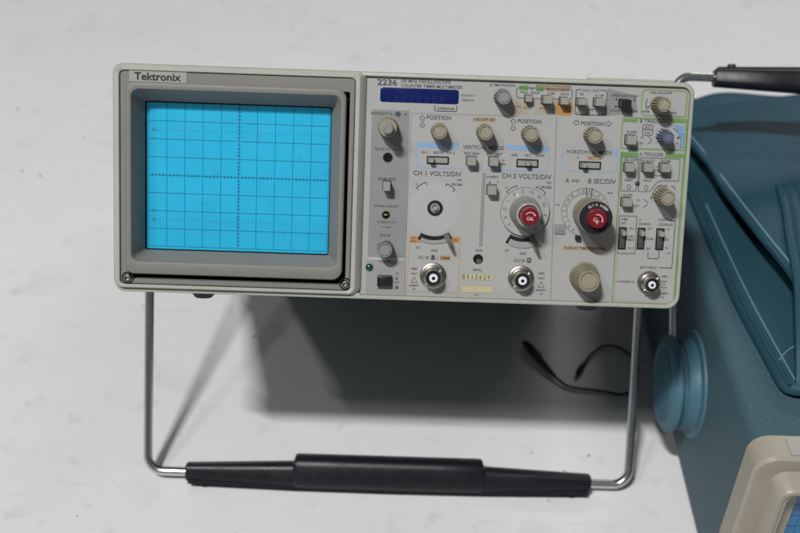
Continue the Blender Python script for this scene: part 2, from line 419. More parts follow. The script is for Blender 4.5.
T('FOCUS', 385.2, 235.3, 10.5, 2.8); T('POWER', 384.8, 261.7, 11.5, 2.8)
T('ON', 397, 273.3, 3.2, 2.2); arrow_tip(396.8, 277.9, 90, s=1.2); T('OFF', 396.8, 282.6, 4.6, 2.2)
box(395.2, 285.8, 398.2, 289, 'ink', Z3)
# row of buttons, counter timer part
T('\u0394 TIME POSITION', 502.5, 85.2, 25, 2.4)
rim(516.4, 88.4, 572, 98.8, 'ink', .4, 1.5)
box(514, 99.8, 571, 114.6, 'tan', Z1); box(556.5, 101, 572.5, 115.4, 'orange', Z2); 
for k in range(3): box(529 + k * 20, 100.5, 539 + k * 20 - 4, 114, 'panel', Z2) if k < 2 else None
box(519.2, 85.6, 528.2, 90.4, 'green', Z4 - .02); box(536, 86.6, 544, 91.2, 'green', Z4 - .02); box(535.5, 85, 571.5, 88, 'orange_pale', Z1 + .02); box(545.8, 88.6, 569, 91.8, 'orange_pale', Z1 + .02)
T('FREQ', 523.6, 88.2, 7.5, 2.2, z=Z4 + .04); T('OR', 531.7, 88.8, 3.5, 2.2); T('RISE', 540, 89.2, 6, 2.2, z=Z4 + .04)
T('WIDTH AND ACTIVATE MODE', 553.3, 86.5, 35, 1.7); T('PERIOD WIDTH', 557.5, 90.2, 22, 1.8)
T('FREQ', 524, 92.6, 7, 1.9); T('PERIOD', 535.5, 92.9, 9, 1.9); T('\u0394 TIME', 551, 93.5, 7, 1.9); T('WIDTH', 564.5, 94.4, 8.5, 1.9)
T('\u0394 TIME', 528, 107.8, 8.5, 2.1); T('OUT', 541.8, 108.4, 4.4, 2.1); line([(514.5, 106.6), (521, 106.9)], 'ink', .3)
rim(575.5, 89.6 + .4, 606.4, 115.0, 'ink', .45, 1.0)
box(581, 88.6, 600.5, 91.8, 'panel', Z3 + .02); T('CHAN 1 FUNC', 590.8, 90.4, 17.5, 2.1)
T('VDC', 581.6, 94.3, 4.8, 2.1); T('\u03a9 / dB', 599.5, 95.3, 8, 2.1); T('AC', 577.6, 112.4, 2.6, 2); T('RESET', 592.5, 109.5, 6, 1.9)
box(606.9, 89.5, 611.5, 116, 'strip', Z1)
fill(ink('strip'), [P(*p) for p in ((608, 88.5), (636, 96), (637.5, 112.5), (613, 115.8), (608, 113))], Z1 - .02)
T('UPPER FUNCTIONS', 624.4, 95.8, 26.5, 2.4); arrow_tip(616.4, 98.9, 90, s=1.1); arrow_tip(634.6, 99.8, 90, s=1.1)
box(614.7, 105.4, 617, 108, 'ink', Z3); T('LOWER FUNCTIONS', 624, 111, 27, 2.4)
rim(641.6, 90.2, 686.4, 116.4, 'green_pale', .75, 2.0); rim(641.9, 90.5, 686.1, 116.1, 'green', .3, 2.0, Z4)
T('VAR HOLDOFF', 660.7, 92.9, 22, 2.5); T('NORM', 645.5, 111.6, 7, 2.2); T('MAX', 673.8, 113, 5.5, 2.2)
arc(657.5, 105, 11.5, 150, 205, 'ink', .45); arrow_tip(648, 107.4, 262)
# channel 1
line([(411.4, 114), (406.2, 234)], 'strip', .3, Z2)
line([(411, 113.3), (520, 116.3)], 'strip', .3, Z2)
def updown(x, y):
    for s in (-1, 1):
        c = P(x, y + s * 3.0); e = 1.0 * px()
        pts = [(-1, 0), (-2.4, 0), (-2.4, -s * -.9), (0, -s * 2.9), (2.4, -s * -.9), (2.4, 0), (1, 0)]
        ribbon(ink('ink'), [(c.x + a * e, c.y - (s * abs(b) if True else b) * e) for a, b in pts], .32, Z3)
    line([(x - 1, y - 3), (x - 1, y + 3)], 'ink', .3); line([(x + 1, y - 3), (x + 1, y + 3)], 'ink', .3)
updown(422.3, 121.6); T('POSITION', 438.8, 117.6, 24, 4.0); updown(513.2, 124.8); T('POSITION', 529.5, 121.4, 23.5, 4.0)
box(472.5, 117.5, 496, 121.8, 'orange_pale', Z1); T('A/B SWP SEP', 484.3, 119.6, 21, 2.9)
# vertical mode
box(417, 144.0, 460.5, 148.2, 'blue', Z1); rim(416.9, 144.4, 548.5, 169.6, 'blue', .55, 1.6, Z1 + .02)
box(459.5, 142, 505.5, 151.5, 'panel', Z2); T('VERTICAL MODE', 483.2, 147.6, 41, 3.8)
box(506.3, 146.2, 549, 150.8, 'blue', Z1 + .03)
T('CH 1', 424.4, 152.3, 6.8, 2.5); T('BOTH', 438.5, 152.6, 9.5, 2.5); T('CH 2', 450.7, 152.9, 8, 2.5)
T('TRIG VIEW', 471.6, 153.6, 16, 2.7); T('BW LIMIT', 494.6, 154.3, 15.5, 2.7); T('20', 503, 160.5, 2.6, 1.8); T('MHz', 503.6, 164, 4.5, 1.8)
T('ADD', 514.2, 154.8, 6.4, 2.5); T('ALT', 528, 155.2, 6, 2.5); T('CHOP', 540, 155.6, 9, 2.5)
T('CH 1 VOLTS/DIV', 437.4, 173.6, 48, 4.7, bold=.010); T('CH 2 VOLTS/DIV', 526.5, 176.4, 49.5, 4.8, bold=.010)
fill(ink('clean'), circ(*P(434.9, 208), 25.5 * px(), 0, 48), Z1 - .03)
T('1X', 416.7, 184.2, 3, 2.2, 'ink_soft'); T('10X', 459.7, 180, 5.2, 2.2); T('PROBE', 457, 184.6, 10.5, 2.5)
arc(434.6, 208.5, 27.6, 110, 133, 'ink', .45); arc(434.6, 208.5, 27.6, 45, 66, 'ink', .45)
for a in (110, 133, 45, 66):
    c = P(434.6, 208.5); r0, r1 = 24.6 * px(), 27.6 * px(); ribbon(ink('ink'), [(c.x + q * math.cos(R(a)), c.y + q * math.sin(R(a))) for q in (r0, r1)], .45, Z3)
T('INVERT', 492.4, 177.0, 11.5, 2.3); arrow_tip(489.8, 182.2, 90, s=1.0); T('N', 497.8, 182, 2.6, 1.8)
box(480.6, 173, 484.2, 246.5, 'strip', Z1)
T('10X', 549, 182.6, 5, 2.2); T('PROBE', 546.3, 187.3, 10, 2.5); T('1X', 506.3, 187.6, 3, 2.2, 'ink_soft')
line([(556.7, 116.8), (550.5, 299)], 'strip', .5, Z2)
# lower left orange frame and inputs
box(409.4, 236.2, 420.5, 242.6, 'orange', Z1); box(450.5, 236.9, 460.8, 242.9, 'orange', Z1)
line([(409.9, 237), (405.9, 295.5)], 'orange_pale', .55, Z1 + .02); line([(460.3, 237.5), (457.8, 297)], 'orange_pale', .55, Z1 + .02)
line([(406, 291), (457.8, 293.2)], 'tan', .8, Z1)
T('AC', 413.6, 237.8, 3.4, 2); T('HOLD', 413, 241.2, 6, 1.9); T('REL', 455.6, 240, 5, 2)
T('DC', 417.9, 247.6, 3.4, 2.4); T('GND', 434.4, 250.5, 7, 2.5); T('CH 1 OR', 423.6, 257.4, 11, 3); T('X', 437.4, 258, 1.8, 2.6)
box(431.2, 255, 434.8, 260, 'ink', Z3); box(440, 255.7, 450.2, 260.3, 'orange', Z1); T('DMM', 445.2, 258.1, 8.5, 2.8)
def spec(x, y, s):
    T('1M\u03a9', x, y, 6.5, 2.3); T('20pF', x, y + 5, 6.5, 2.3)
    c = P(x, y + 11.5); ribbon(ink('ink'), [(c.x - 1.7, c.y - 1.4), (c.x + 1.7, c.y - 1.4), (c.x, c.y + 1.7)], .28, Z3, closed=True)
    T('\u2264400V', x - .3, y + 16.8, 10, 2.3); T('pk', x, y + 20.4, 3.2, 2)
spec(414.2, 268.6, 0); spec(541.3, 273.3, 0)
T('AC', 506.8, 250.4, 4, 2.4); T('GND', 522.7, 253.4, 6.5, 2.5); T('CH 2 OR', 519.3, 260.6, 11.5, 3); box(527, 257.8, 531, 262.8, 'ink', Z3); T('Y', 529, 260.4, 1.6, 2.8, 'white', z=Z4 + .02)
T('GND', 478.8, 250.4, 7, 2.4); T('SERIAL', 477.4, 269.9, 9.5, 2.2)
for (x0, y0, x1, y1) in ((461.5, 273.8, 493, 279.8), (460.9, 285.7, 492.8, 292.6)):
    box(x0, y0, x1, y1, 'cream', Z1 + .03, 1.5); rim(x0, y0, x1, y1, 'tan', .3, 1.5, Z3)
for i, ch in enumerate('B012629'): T(ch, 463.8 + i * 4.15, 276.6 + i * .13, 2.3, 4.0, z=Z4 + .02)
T('USA', 476.5, 294.7, 4.5, 1.7, 'ink_soft')
# horizontal section
T('POSITION', 592.5, 123.6, 23, 3.8)
for s, x in ((-1, 576), (1, 608.5)):
    c = P(x, 123.2 + (x - 592) * .03); e = px()
    ribbon(ink('ink'), [(c.x + s * a * e, c.y + b * e) for a, b in ((-2.5, -1.6), (-2.5, 1.6), (0, 1.6), (0, 2.6), (3, 0), (0, -2.6), (0, -1.6), (-2.5, -1.6))], .3, Z3)
rim(562.4, 151.6, 617.2, 171.6, 'blue', .5, 1.4, Z1); box(565, 148.5, 613, 155.4, 'panel', Z2)
box(613.5, 150.3, 618, 155.2, 'blue', Z1 + .03)
T('HORIZONTAL MODE', 589.4, 152.2, 45, 3.6); T('A', 578, 157.4, 1.8, 2.4); box(587, 156.4, 603, 159.8, 'orange_pale', Z2 + .02); T('ALT    B', 594.8, 158, 13, 2.4)
T('A', 567.4, 180.4, 4, 4.6, bold=.01); T('AND', 575.3, 180.8, 8, 3); T('B SEC/DIV', 602, 181.4, 27.5, 4.8, bold=.01)
c_sd = (585.4, 212.2)
# dial engravings of the time base
arc(*c_sd, 24.0, -62, 255, 'ink_soft', .35); arc(*c_sd, 18.7, 40, 215, 'ink_soft', .35)
for i, s_ in enumerate(['.2', '.5', '1', '2', '5', '10', '20', '50', '.1', '.2', '.5', '1', '2', '5', '10', '20', '50']):
    a = R(240 - i * 15.5); c = P(*c_sd); r_ = 21.4 * px()
    text_mm(ink('ink_soft'), s_, c.x + r_ * math.cos(a), c.y + r_ * math.sin(a), 1.0 * len(s_), 1.45, Z4, ang=a - R(90))
line([(586.0, 187.8), (587.2, 198)], 'ink', .6, Z4 + .02); line([(592.3, 188.0), (590.8, 198)], 'ink', .6, Z4 + .02)
T('ms', 557.4, 204.8, 4.4, 1.9, 'ink_soft'); T('\u03bcs', 610, 193.2, 4.6, 2.2)
box(554.5, 224.3, 566, 234.8, 'strip', Z1); T('X-Y', 561, 230.6, 5, 2); T('A ONLY', 560.6, 234.0, 11, 2.2)
box(562.5, 246.3, 606, 250.6, 'orange_pale', Z1); T('B DELAY TIME POSITION', 584.3, 248.3, 40, 2.7)
# channel 2 dial ring text
c_v = (525.0, 211.8)
arc(*c_v, 27.6, 110, 135, 'ink', .45); arc(*c_v, 27.6, 45, 68, 'ink', .45)
for a in (110, 135, 45, 68):
    c = P(*c_v); ribbon(ink('ink'), [(c.x + q * px() * math.cos(R(a)), c.y + q * px() * math.sin(R(a))) for q in (25.4, 27.6)], .45, Z3)
# trigger columns
rim(621.5, 118.6, 686.3, 149.6, 'green', .45, 1.3, Z2); rim(622.4, 119.4, 685.4, 148.8, 'green_pale', .3, 1.1, Z2)
box(622.3, 118, 637.5, 122.2, 'green', Z1 + .03); box(672, 118.8, 686.3, 123, 'green', Z1 + .03)
T('B TRIGGER', 652.8, 121.2, 25.5, 3.6, bold=.01)
rim(642.6, 124.9, 652.7, 135.3, 'ink', .4, .8); line([(642.8, 129.7), (652.6, 130)], 'ink', .3)
T('INT', 647.8, 127.3, 5, 1.9); T('SOURCE', 647.5, 129.2, 7.5, 1.3); T('RUNS', 647.4, 132.7, 6, 1.9)
T('SLOPE', 631.8, 132.2, 9.8, 2.5); T('IN', 642.2, 137.5, 2.6, 2.1); T('OUT', 641.5, 143.3, 4, 2.1)
line([(647.5, 136.2), (649.5, 137.4), (650.6, 139.2), (652.5, 139.8)], 'ink', .35); line([(647, 144.2), (649, 143.6), (650.3, 141.8), (652.2, 141.5)], 'ink', .35)
arc(667.6, 139.6, 12.2, 38, 68, 'ink', .45); arc(667.6, 139.6, 12.2, 118, 160, 'ink', .45); arc(667.6, 139.6, 12.2, 5, 25, 'ink', .45)
arrow_tip(656.3, 137.8, 262); arrow_tip(678, 138.2, 280)
box(674.8, 125.4, 684.2, 134, 'blue', Z1 + .03); T('B RUNS', 679.2, 127, 8, 2, 'blue_dk', z=Z4); T('AFTER', 680, 129.6, 6, 1.7, 'blue_dk', z=Z4); T('DLY', 680.5, 132.4, 4.5, 1.9, 'blue_dk', z=Z4)
rim(680.9, 134, 683.3, 147.7, 'blue_dk', .8, .3); T('-', 656, 143, 1.8, .5); T('+', 677, 143.6, 2.2, 2.2)
# A trigger frame
box(620.8, 152.2, 638, 157.2, 'green', Z1 + .03); box(665, 153.6, 685.5, 158, 'green', Z1 + .03)
fill(ink('green'), [P(*p) for p in ((620.6, 151.6), (622.0, 151.6), (612.5, 303.0), (611.4, 303.0))], Z1)
fill(ink('green_pale'), [P(*p) for p in ((622.9, 156.0), (623.8, 156), (614.6, 300.0), (613.6, 300.0))], Z1)
fill(ink('green'), [P(*p) for p in ((683.4, 154.0), (685.0, 154.0), (674.2, 303.6), (672.9, 303.4))], Z1)
fill(ink('green_pale'), [P(*p) for p in ((686.4, 92.0), (688.4, 94.0), (677.4, 302.0), (675.4, 302.4))], Z1 - .02)
fill(ink('green_pale'), [P(*p) for p in ((611.2, 300.2), (674, 303.0), (674, 304.1), (611.2, 301.4))], Z1 - .02)
box(638, 151.5, 665, 157.6, 'panel', Z2); T('A TRIGGER', 651.3, 154.4, 24.5, 3.6, bold=.01)
def frame_poly(pts, close=False): ribbon(ink('ink_soft'), [P(*p) for p in pts], .5, Z3, closed=close)
frame_poly([(621.6, 157.2), (637.6, 157.6), (638, 186.5), (636.2, 188.2), (635.6, 191), (620.9, 190.9)], True)
frame_poly([(640.4, 157.6), (680.2, 159.2), (678.4, 181), (661.6, 180.7), (657, 182.5), (650, 190.8), (648.4, 191.8), (638.6, 191.4), (638.2, 188.2), (638.6, 186.8)], True)
fill(ink('strip'), [P(*p) for p in ((637.6, 157.6), (640.4, 157.6), (638.6, 187), (637.4, 187))], Z1)
T('SGL SWP', 630.5, 159.9, 13, 2.4); T('P-P AUTO', 648, 160.8, 13.5, 2.4); T('NORM', 665.6, 161.2, 9.5, 2.6)
T('TV FIELD', 660, 176, 11, 1.9); T('TV', 656.8, 167, 2.6, 2); T('LINE', 657, 170, 4, 1.9)
T('RESET', 628.9, 180.1, 8.5, 2.3); T('TRIG\'D', 647, 180.6, 8.5, 2.3)
for x, y in ((628.7, 186.6), (646, 187.3)): arc(x, y, 1.9, -60, 240, 'ink', .35); line([(x - .9, y + 1.6), (x - .9, y + 3), (x + .9, y + 3), (x + .9, y + 1.6)], 'ink', .3)
T('SLOPE', 627.7, 195.2, 9.5, 2.5); T('IN', 638, 200.2, 2.6, 2.1); T('OUT', 636.4, 206, 5, 2.1); T('LEVEL', 663.5, 186.2, 9, 2.3)
line([(643.6, 199.2), (645.4, 200.2), (646.6, 202), (648.3, 202.4)], 'ink', .35); line([(643.2, 207.2), (645, 206.6), (646.3, 204.8), (648, 204.5)], 'ink', .35)
arc(665.0, 197.6, 13.2, 112, 172, 'ink', .5); arc(665.0, 197.6, 13.2, 42, 66, 'ink', .5); arrow_tip(651.2, 198, 262); T('-', 651.3, 201.8, 1.8, .5)
# lower trigger switches
frame_poly([(619.4, 216), (636.8, 216.3), (634.8, 253.6), (617.4, 253.2)], True)
ribbon(ink('green_pale'), [P(*p) for p in ((619, 215.6), (637.2, 216), (635.2, 254), (617, 253.6))], .5, Z2, closed=True)
T('A&B', 624.4, 219.2, 6.4, 2.4); T('INT', 623.8, 223.2, 4.4, 2.4); T('A', 640, 219.5, 1.8, 2.4); T('SOURCE', 644.7, 224, 11.5, 2.4)
T('A EXT', 662.5, 219.8, 9, 2.4); T('COUPLING', 665.6, 224.6, 14.5, 2.4)
line([(669, 220.4), (675.3, 221.2), (671.7, 268.2), (659, 267.7)], 'ink', .45)
for s_, x, y in (('CH 1', 632, 228.6), ('VERT', 631.3, 236.6), ('MODE', 631, 239.8), ('CH 2', 630.5, 248.2), ('INT', 650, 228.8), ('LINE', 650, 238.8), ('EXT', 648.6, 248.6),
                 ('AC', 668.3, 229.2), ('DC', 667.3, 239.6), ('DC', 666.7, 248), ('\u00f710', 668, 253)): T(s_, x, y, 1.55 * len(s_), 2.1, 'ink')
line([(648, 252), (647.7, 257.6), (648.6, 258.4), (657.6, 258.7), (658.6, 257.8), (658.9, 250.6)], 'ink', .45)
T('EXT INPUT', 648.3, 267.6, 17, 2.5); T('X-AXIS/EXT Z', 625.4, 281.6, 17.5, 2.2)
T('1M\u03a9', 664.4, 276.4, 6, 2.2); T('20pF', 664.2, 281.6, 6, 2.2)
c = P(663.7, 286); ribbon(ink('ink'), [(c.x - 1.4, c.y - 1.0), (c.x + 1.4, c.y - 1.0), (c.x, c.y + 1.5)], .26, Z3, closed=True)
T('\u2264400V', 664, 293.4, 8, 2.3); T('pk', 662.5, 297.4, 3, 2)

PRINT = dict(ink='lettering', ink_soft='fine_lettering', green='green_printing', green_pale='pale_green_printing', blue='blue_printing', blue_dk='dark_blue_printing',
             orange='orange_printing', orange_pale='pale_orange_printing', tan='tan_printing', strip='grey_printing', strip2='light_grey_printing', panel='blank_printing', white='white_printing', cream='serial_plate', clean='clean_patch')
for k, b in inks.items(): obj(PRINT[k], b, k, panel)
inks.clear()

# ---- display
a, b_ = P(380.2, 95.5), P(458.7, 96.5); yt, yb_ = P(419, 88.6).y, P(419, 103.0).y
bm = bmesh.new(); loft_rr(bm, [(a.x, yb_, b_.x, yt, 1.4, PZ), (a.x, yb_, b_.x, yt, 1.4, PZ + .25), (a.x + .3, yb_ + .3, b_.x - .3, yt - .3, 1.2, PZ + .35)])
disp = obj('display_window', bm, 'navy', scope)
bm = bmesh.new()
for i in range(8):
    q = P(389.5 + i * 7.6, 97.6 + i * .27); text_mm(bm, '8.', q.x, q.y, 3.0, 3.6, PZ + .40, bold=0)
obj('digits', bm, 'navy_seg', disp)

# ---- knobs
def knob(x, y, r, h, m='knob', base=None, face=None, k=18, mark=None, cap=None, label=None):
    """x, y, r: the centre and radius of its front face on the photograph; h: how far it stands out"""
    z = PZ + h; q = pp(x, y, z); s = px(z); r *= s; rb = (base * s) if base else r * 1.06
    bm = bmesh.new()
    fl = lambda rad, d, zz: flute(q.x, q.y, rad, d, zz, k)
    loft(bm, [fl(rb * 1.0, .01, PZ), fl(rb, .01, PZ + .8), fl(rb * .995, .9, PZ + 1.2), fl(r, .9, z - 1.6), fl(r * .97, .35, z - .7), fl(r * .90, .01, z), fl(r * .78, .01, z), fl(r * .755, .01, z - .9), fl(r * .70, .01, z - .9), fl(r * .68, .01, z - .25), fl(r * .2, .01, z - .25)])
    o = obj('knob', bm, m, scope, (q.x, q.y, PZ), 30)
    if label: o['label'] = label
    if mark is not None:
        b2 = bmesh.new(); an = R(mark)
        p0 = (q.x, q.y); p1 = (q.x + r * .74 * math.cos(an), q.y + r * .74 * math.sin(an)); ribbon(b2, [p0, p1], .4, z - .18)
        obj('knob_pointer', b2, 'tan' if m == 'knob' else 'ink_soft', o, (q.x, q.y, PZ))
    return o, q
# intensity: two stacked knobs
z = PZ + 12; q = pp(388, 128, z); bm = bmesh.new()
fl = lambda rad, d, zz: flute(q.x, q.y, rad, d, zz, 20)
loft(bm, [fl(5.6, .01, PZ), fl(5.6, .5, PZ + 1), fl(5.1, .5, z - 1), fl(4.7, .01, z), fl(2.4, .01, z)])
ko = obj('knob', bm, 'knob', scope, (q.x, q.y, PZ), 30); ko['label'] = 'stacked intensity knob, cream ring and grey centre'
bm = bmesh.new(); z2 = PZ + 23; q2 = q
fl = lambda rad, d, zz: flute(q2.x, q2.y, rad, d, zz, 14)
loft(bm, [fl(3.0, .3, z - .2), fl(3.0, .3, z2 - .8), fl(2.6, .01, z2), fl(1.9, .01, z2 + .1), fl(1.7, .01, z2 - .3)])
obj('inner_knob', bm, 'knob_grey', ko, (q.x, q.y, z))
knob(439.7, 131.7, 7.9, 13, mark=140); knob(486, 132.6, 7.9, 14, mark=75); knob(531.8, 134.2, 8.0, 13, mark=95)
knob(595.7, 136.0, 8.1, 14, mark=100); knob(504.2, 97.2, 7.6, 13, m='knob_grey', base=8.6)
knob(664.6, 104.9, 7.4, 15, base=8.4, mark=90); knob(668.5, 198.4, 7.9, 17, base=9.0, mark=110)
knob(668.6, 137.6, 6.2, 11, m='knob_slate', base=7.9, k=14, label='small slate grey knob'); knob(384.7, 250.3, 7.9, 12, m='knob_grey', k=20)
knob(589.2, 281.4, 11.6, 17, base=15.6, k=36, label='large cream knob without pointer')

# channel 2 attenuator: dial ring, fluted skirt, red variable knob
def ring_disc(bm, c, r0, r1, z0, z1, n=64, mi=0): loft(bm, [circ(c.x, c.y, r1, z0, n), circ(c.x, c.y, r1 * .995, z1, n), circ(c.x, c.y, r0, z1, n)], c1=False, mi=mi)
q = pp(524.8, 211.6, PZ + 1); bm = bmesh.new(); s = px()
loft(bm, [circ(q.x, q.y, 24.6 * s, PZ + .2, 72), circ(q.x, q.y, 24.6 * s, PZ + 1.4, 72), circ(q.x, q.y, 24.0 * s, PZ + 1.8, 72)])
dial = obj('volts_dial', bm, 'panel', scope, (q.x, q.y, PZ)); dial['label'] = 'round volts dial with fluted skirt and red centre knob'
bm = bmesh.new(); zz = PZ + 1.9
ribbon(bm, circ(q.x, q.y, 24.3 * s, 0, 72), .28, zz, closed=True)
for i, s_ in enumerate(['.1', '.2', '.5', '1', '2', '5', '10', '20', '50', '.1', '.2', '.5']):
    a = R(226 - i * 25.4); r_ = 20.4 * s
    text_mm(bm, s_, q.x + r_ * math.cos(a), q.y + r_ * math.sin(a), 1.35 * len(s_), 1.9, zz, ang=a - R(90))
obj('lettering', bm, 'ink_soft', dial, (q.x, q.y, PZ))
bm = bmesh.new(); n = 34; za, zb_ = PZ + 1.8, PZ + 19
fl = lambda rad, d, zz_: flute(q.x, q.y, rad, d, zz_, n)
loft(bm, [fl(16.0 * s, .01, za), fl(15.6 * s, .7, za + 1.2), fl(12.6 * s, .7, zb_ - 1), fl(12.0 * s, .01, zb_), fl(10 * s, .01, zb_ + .2), fl(10 * s, .01, zb_ - 1), fl(4 * s, .01, zb_ - 1)])
obj('dial_skirt', bm, 'key', dial, (q.x, q.y, PZ), 30)
bm = bmesh.new(); a = R(118)
ribbon(bm, [(q.x + r_ * s * math.cos(a), q.y + r_ * s * math.sin(a)) for r_ in (16.2, 20.0)], .9, PZ + 1.95); 
ribbon(bm, [(q.x + r_ * s * math.cos(a), q.y + r_ * s * math.sin(a)) for r_ in (10.4, 12.0)], .8, zb_ + .28); obj('dial_mark', bm, 'white', dial, (q.x, q.y, PZ))
def red_knob(q, r, z0, z1, par, words, ang):
    bm = bmesh.new(); fl = lambda rad, d, z_: flute(q.x, q.y, rad, d, z_, 24)
    loft(bm, [fl(r * 1.04, .01, z0), fl(r * 1.02, .35, z0 + 1), fl(r * .97, .35, z1 - 1.2), fl(r * .90, .01, z1), fl(r * .3, .01, z1 + .15)])
    o = obj('red_knob', bm, 'red', par, (q.x, q.y, PZ), 30)
    bm = bmesh.new(); zt_ = z1 + .30
    ca, sa = math.cos(ang), math.sin(ang)
    def loc(u, v): return (q.x + (u * ca - v * sa) * r, q.y + (u * sa + v * ca) * r)
    c_ = loc(0, -.22); text_mm(bm, words, c_[0], c_[1], r * .72, r * .36, zt_, ang=ang, bold=.015)
    ribbon(bm, [loc(.5 * math.cos(R(t_)), .02 + .42 * math.sin(R(t_))) for t_ in range(25, 160, 12)], r * .075, zt_)
    c_ = loc(.47, .16); fill(bm, [(c_[0] + r * .13 * math.cos(R(b_) + ang), c_[1] + r * .13 * math.sin(R(b_) + ang)) for b_ in (-80, 40, 160)], zt_ + .02)
    me_lab = obj('lettering', bm, 'white', par, (q.x, q.y, PZ))
    return o
red_knob(q, 9.2 * s, zb_ - 1, PZ + 26, dial, 'CAL', 0)

# time base switch: cream rim, black disc, red centre
q = pp(588.6, 213.4, PZ); bm = bmesh.new(); n = 44
fl = lambda rad, d, zz_: flute(q.x, q.y, rad, d, zz_, n, 4)
zt2 = PZ + 22
loft(bm, [fl(16.4 * s, .01, PZ + .3), fl(16.4 * s, .6, PZ + 1.5), fl(15.8 * s, .6, PZ + 10), fl(16.9 * s, .6, PZ + 14), fl(17.0 * s, .6, zt2 - 1.5), fl(16.7 * s, .01, zt2), fl(16.1 * s, .01, zt2), fl(15.9 * s, .01, zt2 - .8)])
tb = obj('sweep_dial', bm, 'knob', scope, (q.x, q.y, PZ), 30); tb['label'] = 'large cream sweep dial with black disc and red centre knob'
bm = bmesh.new(); loft(bm, [circ(q.x, q.y, 15.9 * s, zt2 - 1), circ(q.x, q.y, 15.9 * s, zt2 + 1.2), circ(q.x, q.y, 15.4 * s, zt2 + 1.8), circ(q.x, q.y, 8 * s, zt2 + 1.9)])
obj('black_disc', bm, 'black', tb, (q.x, q.y, PZ))
bm = bmesh.new()
for i, ch in enumerate("DLY'D SWEEP"):
    if ch == ' ': continue
    a = R(125 - i * 8.6); r_ = 12.9 * s; text_mm(bm, ch, q.x + r_ * math.cos(a), q.y + r_ * math.sin(a), .95 if ch != "'" else .25, 1.45 if ch != "'" else .5, zt2 + 2.05, ang=a - R(90))
obj('lettering', bm, 'white', tb, (q.x, q.y, PZ))
red_knob(q, 9.5 * s, zt2 + 1.8, PZ + 28.5, tb, 'CAL', R(-42))
bm = bmesh.new(); c_ = P(577.5, 237.6); loft_rr(bm, [(c_.x - 1.6, c_.y - 1.4, c_.x + 1.6, c_.y + 1.4, .5, PZ), (c_.x - 1.4, c_.y - 1.2, c_.x + 1.4, c_.y + 1.2, .5, PZ + 3)])
obj('dial_stop', bm, 'black', tb)

# channel 1 attenuator without its knob: bare shaft in a round hole
q = P(435, 208); bm = bmesh.new()
loft(bm, [circ(q.x, q.y, 7.8 * s, PZ + .05), circ(q.x, q.y, 7.8 * s, PZ + .5), circ(q.x, q.y, 7.2 * s, PZ + .6), circ(q.x, q.y, 5.2 * s, PZ + .3)], mi=0)
sh = obj('knob_shaft', bm, 'black', scope, (q.x, q.y, PZ)); sh['label'] = 'bare concentric shaft where the knob is missing'
bm = bmesh.new(); loft(bm, [circ(q.x, q.y, 4.9 * s, PZ + .1), circ(q.x, q.y, 4.9 * s, PZ + 1.0), circ(q.x, q.y, 4.5 * s, PZ + 1.3), circ(q.x, q.y, 3.5 * s, PZ + 1.3), circ(q.x, q.y, 3.3 * s, PZ + .5)])
loft(bm, [circ(q.x, q.y, 2.5 * s, PZ + 1.4), circ(q.x, q.y, 2.5 * s, PZ + 2.6), circ(q.x, q.y, 2.2 * s, PZ + 3)])
obj('shaft_core', bm, 'key', sh, (q.x, q.y, PZ))

# ---- push buttons
def button(x, y, wd, hh, h=7, m='key', label=None, lean=.0):
    z = PZ + h; q = pp(x, y, z); s_ = px(z); a, b = wd * s_ / 2, hh * s_ / 2
    bm = bmesh.new()
    loft_rr(bm, [(q.x - a, q.y - b, q.x + a, q.y + b, .5, PZ + .02), (q.x - a, q.y - b, q.x + a, q.y + b, .5, z - .5), (q.x - a + .4, q.y - b + .4, q.x + a - .4, q.y + b - .4, .4, z)])
    o = obj('push_button', bm, m, scope, (q.x, q.y, PZ))
    bm = bmesh.new(); loft_rr(bm, [(q.x - a - .35, q.y - b - .35, q.x + a + .35, q.y + b + .35, .4, PZ + .04), (q.x - a - .35, q.y - b - .35, q.x + a + .35, q.y + b + .35, .4, PZ + .26)])
    obj('button_slot', bm, 'dark_edge', o, (q.x, q.y, PZ))
    if label: o['label'] = label
for a in ((386.8, 186.7, 7.6, 9.0, 9), (472, 161.6, 9.4, 8.4), (494.4, 161.9, 9.2, 8.7), (492.5, 190.6, 9.2, 9.2),
          (529.3, 98.8, 7.0, 7.0, 5), (548.5, 100, 8.8, 7.8, 10), (565.4, 101.3, 8, 7.2, 8), (583.2, 102, 8.8, 6.8, 10), (600.8, 102.4, 9, 8.0, 9),
          (632.4, 140.4, 9.6, 9.2), (630.8, 167.8, 9.2, 8.6), (649.3, 168, 9.4, 8.4), (666.4, 168.4, 9, 8.4), (627.9, 202.8, 9.2, 8.2)): button(*a)
button(626.9, 103.6, 9.4, 7.8, 9, 'black', 'black push button')
q = P(384.4, 280.8); bm = bmesh.new()
loft_rr(bm, [(q.x - 4.4, q.y - 4.3, q.x + 4.4, q.y + 3.7, .5, PZ + .05), (q.x - 4.4, q.y - 4.3, q.x + 4.4, q.y + 3.7, .5, PZ + .8)])
pw_ = obj('power_switch', bm, 'key', scope, (q.x, q.y, PZ)); pw_['label'] = 'square black power switch'
bm = bmesh.new(); loft_rr(bm, [(q.x - 4.1, q.y - 3.1, q.x + 4.1, q.y + 3.5, .5, PZ + .8), (q.x - 4.0, q.y - 3.0, q.x + 4.0, q.y + 3.4, .5, PZ + 3.0), (q.x - 3.6, q.y - 2.6, q.x + 3.6, q.y + 3.0, .5, PZ + 3.3)])
obj('rocker', bm, 'black', pw_, (q.x, q.y, PZ))

